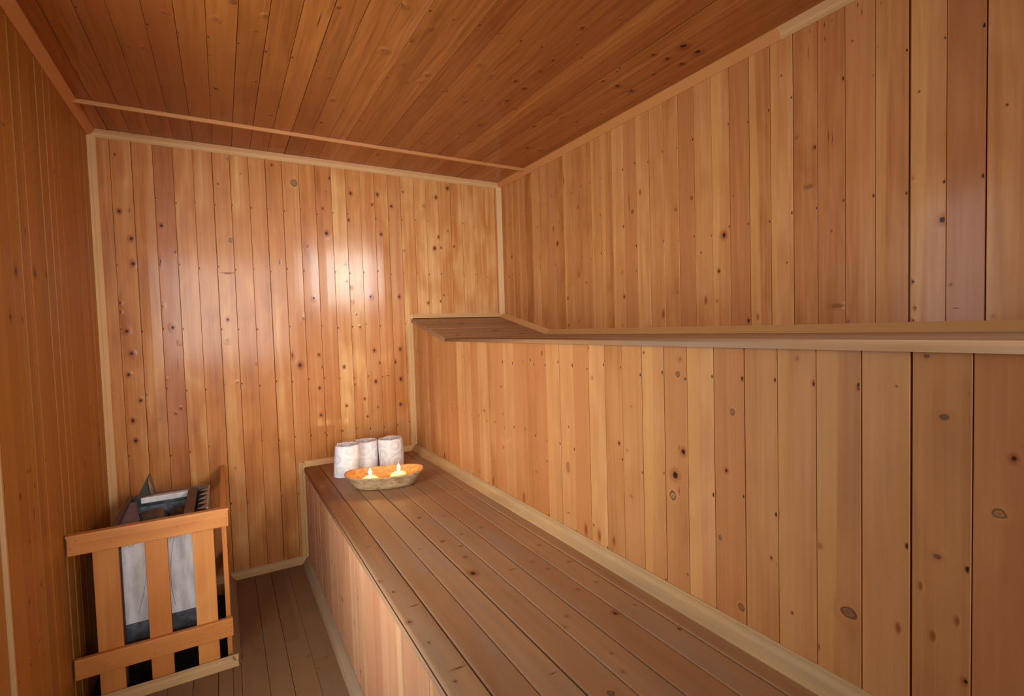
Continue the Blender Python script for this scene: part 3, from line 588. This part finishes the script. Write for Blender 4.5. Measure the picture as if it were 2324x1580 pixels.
mb = MB(); mb.box((.118, y1 - .030, zt - .010), (.400, y1 - .014, zt + .004), 0, .001); part(mb, 'frame_bar', M['brown'], st)
mb = MB(); mb.box((x0 + .019, y1 - .012, zt - .006), (x1 - .019, y1 + .001, zt + .003), 0, .0015); mb.box((x1 - .007, y0 + .01, zt - .006), (x1 + .001, y1 - .02, zt + .003), 1, .0015); part(mb, 'rolled_rim', M['galv'], st, 'shiny rolled rim')
mb = MB(); mb.box((.150, y1 - .062, zt - .024), (.330, y1 - .031, zt - .0005), 0, .001); part(mb, 'inner_lip', M['sheet'], st, 'bright steel lip')
mb = MB()                                               # pocket for the stones
mb.box((.135, y1 - .085, .40), (.345, y1 - .082, zt - .032), 2, 0)
mb.box((.135, y0 + .03, .42), (.345, y1 - .085, .425), 0, 0)
mb.box((.340, y0 + .03, .42), (.343, y1 - .085, zt - .015), 2, 0)
mb.box((.135, y0 + .024, .40), (.345, y0 + .027, .46), 2, 0)
part(mb, 'stone_tray', M['galvd'], st, 'grey steel stone tray')
mb = MB()                                               # tilted tinted plate left of the opening
a = [mb.vert(p) for p in ((.118, -.325, zt - .001), (.138, -.331, zt), (.183, y0 + .004, zt - .002), (.118, y0 + .004, zt - .012))]; mb.quad_n(a, Vector(Z))
b = [mb.vert(p) for p in ((.138, -.331, zt), (.183, y0 + .004, zt - .002), (.183, y0 + .004, .425), (.138, -.331, .425))]; mb.quad_n(b, Vector(X))
part(mb, 'side_plate', M['purple'], st, 'purple heat-tinted side plate')
mb = MB(); mb.tube([(.138, -.331, zt + .0005), (.160, -.47, zt), (.183, y0 + .004, zt - .001)], .0014); part(mb, 'plate_edge', M['galv'], st, 'bright rolled edge')
mb = MB()                                               # upright triangular sheet
fy = -.30; P = [(.136, fy, zt + .001), (.207, fy + .002, zt + .014), (.188, fy, .676)]
for dy in (0, .003):
    ids = [mb.vert((x, y + dy, z)) for x, y, z in P]; mb.quad_n(ids, Vector((0, -1 if dy == 0 else 1, 0)))
for i in range(3): mb.face((i, (i + 1) % 3, 3 + (i + 1) % 3, 3 + i))
fl = part(mb, 'flap', M['flap'], st, 'upright triangular sheet')
mb = MB(); c = [(.207, fy, zt + .014), (.188, fy, .676), (.180, fy - .018, .652), (.189, fy - .018, zt + .012)]
ids = [mb.vert(p) for p in c]; mb.quad_n(ids, Vector((-.4, -1, 0)))
ids = [mb.vert((x + .001, y, z)) for x, y, z in c]; mb.quad_n(ids, Vector((1, 0, 0)))
o = mb.build('flange', M['galv'], fl); o['label'] = 'bent grey metal flange'
mb = MB(); mb.box((.124, y0 - .002, .185), (.348, y0 + .001, .55), 2, .0005); part(mb, 'front_panel', M['sheet'], st, 'pale bright sheet metal front')
mb = MB(); mb.box((.124, y0 - .001, .118), (.348, y0 + .002, .186), 2, .0005); part(mb, 'front_band', M['galvd'], st, 'dark blue-grey band')
mb = MB()
mb.box((.110, y0 - .008, -.056), (.1235, y0 + .012, .56), 2, .001); mb.box((.3485, y0 - .008, -.056), (.362, y0 + .012, .56), 2, .001)
mb.box((.1235, y0 - .006, .098), (.3485, y0 + .010, .1175), 0, .001)
part(mb, 'front_frame', M['brown'], st, 'dark brown steel frame')
mb = MB(); mb.box((.124, y0 + .004, .03), (.348, y0 + .012, .096), 0, .001); part(mb, 'kick_board', M['trimg'], st, 'weathered wooden board')
for x, y in ((.104, -.25), (.394, -.25)):
    mb = MB(); mb.box((x - .008, y - .008, -.056), (x + .008, y + .008, .10), 2, .001); part(mb, 'leg', M['brown'], st)
mb = MB()
pts = [(.128 + .05 * i / 12, y0 - .0032, .53 - .055 * math.sin(PI * i / 12)) for i in range(13)]; mb.tube(pts, .0007, 6)
pts = [(.30 - .03 * math.sin(i / 5), y0 - .0032, .54 - .027 * i) for i in range(13)]; mb.tube(pts, .0006, 6)
pts = [(.193 - .03 * (i / 8) ** 1.5, y0 - .0032, .36 - .018 * i) for i in range(9)]; mb.tube(pts, .0006, 6)
part(mb, 'wire', M['wire'], st, 'thin grey wire hanging over the front')
tag(st, 'grey metal sauna stove with brown frame behind the slatted guard', 'stove')

def stone(name, c, r, seed, label, mat='stone', group=None):
    rn = random.Random(seed); bm = bmesh.new(); bmesh.ops.create_icosphere(bm, subdivisions=4, radius=1)
    off = Vector((seed * 3.1, seed * 1.7, seed))
    for v in bm.verts:
        d = v.co.normalized(); k = 1 + .28 * mnoise.noise(d * 1.5 + off) + .12 * mnoise.noise(d * 3.5 + off) + .03 * mnoise.noise(d * 11 + off)
        v.co = Vector((d.x * r[0], d.y * r[1], d.z * r[2])) * k
    ext = [max(abs(v.co[i]) for v in bm.verts) for i in range(3)]
    for v in bm.verts: v.co = Vector([v.co[i] * r[i] / ext[i] for i in range(3)])
    zmin = min(v.co.z for v in bm.verts)
    for v in bm.verts: v.co.z -= zmin
    mb = MB(); mb.frombm(bm, 2, 0, smooth=True); bm.free()
    o = mb.build(name, M[mat]); o.location = c
    return tag(o, label, 'stone', group)
G1 = 'stones in the stove tray'; G2 = 'stones lying in the sunken corner'
stone('sauna_stone', (.1975, -.385, .4255), (.054, .060, .059), 3, 'rounded dark brown stone in the stove tray beside the triangular sheet', group=G1)
stone('sauna_stone', (.2965, -.400, .4255), (.0425, .066, .061), 5, 'pointed mottled brown stone in the stove tray beside the fins', group=G1)
bd = MB(); nx, ny = 48, 76
grid = []
for j in range(ny + 1):
    row = []
    for i in range(nx + 1):
        x, y = .003 + (PX - .006) * i / nx, PY + .003 + (-PY - .006) * j / ny
        row.append(bd.vert((x, y, -.068 + .006 * mnoise.noise(Vector((x * 22, y * 22, 0))) + .004 * mnoise.noise(Vector((x * 70, y * 70, 4))))))
    grid.append(row)
for j in range(ny):
    for i in range(nx): bd.face((grid[j][i], grid[j][i + 1], grid[j + 1][i + 1], grid[j + 1][i]), 0, True)
o = bd.build('ash_bed', M['dirt']); tag(o, 'dark ash and dirt filling the sunken corner under the stove', 'dirt', kind='stuff')
for i, (x, y, r, lab) in enumerate(((.185, -.66, .032, 'flat brown stone under the stove behind the first slat gap, larger of two'), (.168, -.712, .024, 'small brown stone under the stove just inside the front edging'), (.40, -.45, .035, 'dark stone lying in the corner under the side rail'))):
    stone('pit_stone', (x, y, -.062), (r, r * .75, r * .5), 11 + i, lab, group=G2)

# ------------------------------------------------------------------ towels
def towel(c, r, h, turns, seed, lean, label, flat=1.):
    rn = random.Random(seed); mb = MB(); n = int(turns * 44); th = (r - .006) / turns
    rows = []
    s = 0; px = None
    for i in range(n + 1):
        a = 2 * PI * turns * i / n; rr = .006 + th * .5 + th * (a / (2 * PI)) * ((r - th * .5 - .006 - th * .5) / (th * turns) + .0)
        dx, dy = math.cos(a + seed), math.sin(a + seed)
        wob = 1 + .03 * mnoise.noise(Vector((dx * 1.2, dy * 1.2, seed)))
        t2 = th * .46
        if i > n - 6: t2 *= .35 + .65 * (n - i) / 6
        hh = h * (1 + .012 * mnoise.noise(Vector((a * 2.5, seed, 0))) + .012 * mnoise.noise(Vector((a * 9, seed, 3)))) - .010 * max(0, 1 - rr / r) - .0018 * (i % 2)
        if px is not None: s += math.hypot(rr * dx - px[0], rr * dy - px[1])
        px = (rr * dx, rr * dy)
        row = []
        prof = [(-1, 0)] + [(-1, hh * k / 5 - (.006 if k == 5 else 0)) for k in range(1, 6)] + [(-.7, hh - .0018), (0, hh), (.7, hh - .0018)] + [(1, hh * k / 5 - (.006 if k == 5 else 0)) for k in range(5, 0, -1)] + [(1, 0)]
        for q, z in prof:
            f = z / h
            bulge = 1 + .035 * math.sin(f * PI) * (rr / r) + .02 * mnoise.noise(Vector((dx * 2, dy * 2, f * 3 + seed))) * (rr / r)
            rad = (rr + q * t2) * wob * bulge
            row.append(mb.vert((rad * dx + lean[0] * f, (rad * dy) * flat + lean[1] * f, z), (s + seed * .37, z + seed * .21)))
        rows.append(row)
    m = len(rows[0])
    for A, B in zip(rows, rows[1:]):
        for j in range(m - 1): mb.face((A[j], B[j], B[j + 1], A[j + 1]), 0, True)
    mb.face(rows[0], 0); mb.face(rows[-1][::-1], 0)
    o = mb.build('rolled_towel', M['towel']); o.location = c
    return tag(o, label, 'towel', 'rolled towels on the lower bench')
towel((.996, -.318, ZL + .0012), .0685, .157, 4.2, 1.0, (.014, .006), 'white rolled towel standing beside the bench front edge, farthest from the corner', .93)
towel((1.1185, -.235, ZL + .0012), .0685, .147, 4.0, 2.3, (.004, .004), 'white rolled towel standing between two others on the bench', .93)
towel((1.2405, -.292, ZL + .0012), .0700, .154, 4.6, 4.1, (-.004, .006), 'white rolled towel standing nearest the bench backrest wall', .93)

# ------------------------------------------------------------------ candle bowl
BC = (1.1165, -.608, ZL + .0012); BR = math.radians(-16.8)
mb = MB(); NS = 72
def sup(a, ex=2.5): 
    c, s_ = math.cos(a), math.sin(a)
    return math.copysign(abs(c) ** (2 / ex), c), math.copysign(abs(s_) ** (2 / ex), s_)
prof = [(.0, .0, 0), (.45, 0, 0), (.68, .001, 0), (.735, .006, 0), (.80, .020, 0), (.89, .042, 0), (.965, .057, 0), (.995, .0625, 0), (.99, .066, 0), (.965, .0665, 1), (.935, .062, 1), (.87, .044, 1), (.78, .026, 1), (.66, .014, 1), (.45, .012, 1), (0, .0115, 1)]
rings = []
for k, z, mi in prof:
    if k == 0: rings.append([mb.vert((0, 0, z))] * NS); continue
    R = []
    for i in range(NS):
        cx, sy = sup(2 * PI * i / NS)
        ln, wd = .182 * k, 1.09 * .097 * (k if k > .9 else k * .97)
        nz = mnoise.noise(Vector((cx * 5 + 3, sy * 4, z * 40))) * .0016
        lift = .006 * (abs(cx) ** 3) * (z / .066)
        R.append(mb.vert((cx * (ln + nz), sy * (wd + nz), z + lift + (.0012 * mnoise.noise(Vector((cx * 4, sy * 4, 9))) if z > .05 else 0))))
    rings.append(R)
for (A, B), (k, z, mi) in zip(zip(rings, rings[1:]), prof[1:]):
    for i in range(NS):
        j = (i + 1) % NS; ids = []
        for q in (A[i], A[j], B[j], B[i]):
            if q not in ids: ids.append(q)
        if len(ids) > 2: mb.face(ids, mi, True)
o = mb.build('wooden_bowl', [M['bowl'], M['bowlin']]); o.location = BC; o.rotation_euler = (0, 0, BR)
tag(o, 'long oval carved wooden bowl with two lit candles in front of the towels', 'bowl')

def candle(c, label):
    t = empty('candle', c)
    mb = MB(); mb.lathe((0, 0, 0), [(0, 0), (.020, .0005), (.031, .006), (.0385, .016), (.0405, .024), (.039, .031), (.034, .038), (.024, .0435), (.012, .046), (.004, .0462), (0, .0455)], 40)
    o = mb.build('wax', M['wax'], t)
    mb = MB(); mb.tube([(0, 0, .044), (.0004, 0, .049), (.0012, .0003, .054)], .0009, 8); mb.build('wick', M['wick'], t)
    mb = MB(); mb.lathe((.0008, 0, .052), [(0, 0), (.0045, .001), (.0075, .005), (.0086, .010), (.0074, .0165), (.0044, .0235), (.0018, .029), (0, .034)], 20); o = mb.build('flame', M['flame'], t, None)
    l = bpy.data.lights.new('candle_light', 'POINT'); l.energy = CANDLE_W; l.color = (1., .52, .17); l.shadow_soft_size = .008
    lo = bpy.data.objects.new('candle_light', l); COL.objects.link(lo); lo.location = (c[0], c[1], c[2] + .105)
    return tag(t, label, 'candle', 'lit candles in the bowl')
CANDLE_W = .6
candle((1.045, -.618, ZL + .0135), 'lit cream candle in the bowl nearer the bench front edge')
candle((1.178, -.622, ZL + .0135), 'lit cream candle in the bowl nearer the bench backrest wall')

# ------------------------------------------------------------------ camera
cam = bpy.data.cameras.new('camera'); cam.sensor_fit = 'HORIZONTAL'; cam.sensor_width = 36.; cam.lens = 1137.33 / 2324 * 36.; cam.clip_start = .02
co = bpy.data.objects.new('camera', cam); COL.objects.link(co)
rx, ry, rz = .0409, -.0297, -.524
fw = Vector((-math.sin(rz), math.cos(rz), 0)); rt_ = Vector((math.cos(rz), math.sin(rz), 0)); up = Vector(Z)
f2 = fw * math.cos(rx) - up * math.sin(rx); u2 = up * math.cos(rx) + fw * math.sin(rx)
r3 = rt_ * math.cos(ry) + u2 * math.sin(ry); u3 = u2 * math.cos(ry) - rt_ * math.sin(ry)
mw = Matrix((r3, u3, -f2)).transposed().to_4x4(); mw.translation = (.4825, -2.9344, 1.2521)
co.matrix_world = mw
S.camera = co

# ------------------------------------------------------------------ light
def area(name, loc, target, size, sizey, watts, col=(1, 1, 1), spread=180):
    l = bpy.data.lights.new(name, 'AREA'); l.shape = 'RECTANGLE'; l.size = size; l.size_y = sizey; l.energy = watts; l.color = col; l.spread = math.radians(spread)
    o = bpy.data.objects.new(name, l); COL.objects.link(o); o.location = loc
    o.rotation_euler = (Vector(target) - Vector(loc)).to_track_quat('-Z', 'Y').to_euler(); return o
area('doorway_daylight', (.022, -1.69, 1.15), (2.1, -.8, 1.2), .52, 1.6, 16, (1, .965, .905), 132)
area('front_fill', (.62, -5.2, 1.6), (1.15, 0, 1.35), 1.7, 1.4, 12, (1, .965, .905), 62)  # added light behind the camera, outside the room, brightens the back wall
area('sheen_fill', (2.3, -5.0, 2.15), (1.2, 0, 1.5), 1.1, .9, 13, (1, .975, .94), 60)  # added light beyond the open near end, lays highlights on the back wall
w = bpy.data.worlds.new('world'); S.world = w; w.use_nodes = True
w.node_tree.nodes['Background'].inputs[0].default_value = (.95, .97, 1., 1); w.node_tree.nodes['Background'].inputs[1].default_value = .3
S.view_settings.view_transform = 'Standard'; S.view_settings.look = 'None'; S.view_settings.exposure = .04
S.cycles.max_bounces = 6; S.cycles.diffuse_bounces = 5; S.cycles.glossy_bounces = 2; S.cycles.transmission_bounces = 2
S.cycles.caustics_reflective = False; S.cycles.caustics_refractive = False
S.cycles.use_adaptive_sampling = True; S.cycles.adaptive_threshold = .06; S.cycles.adaptive_min_samples = 8
S.cycles.use_denoising = True
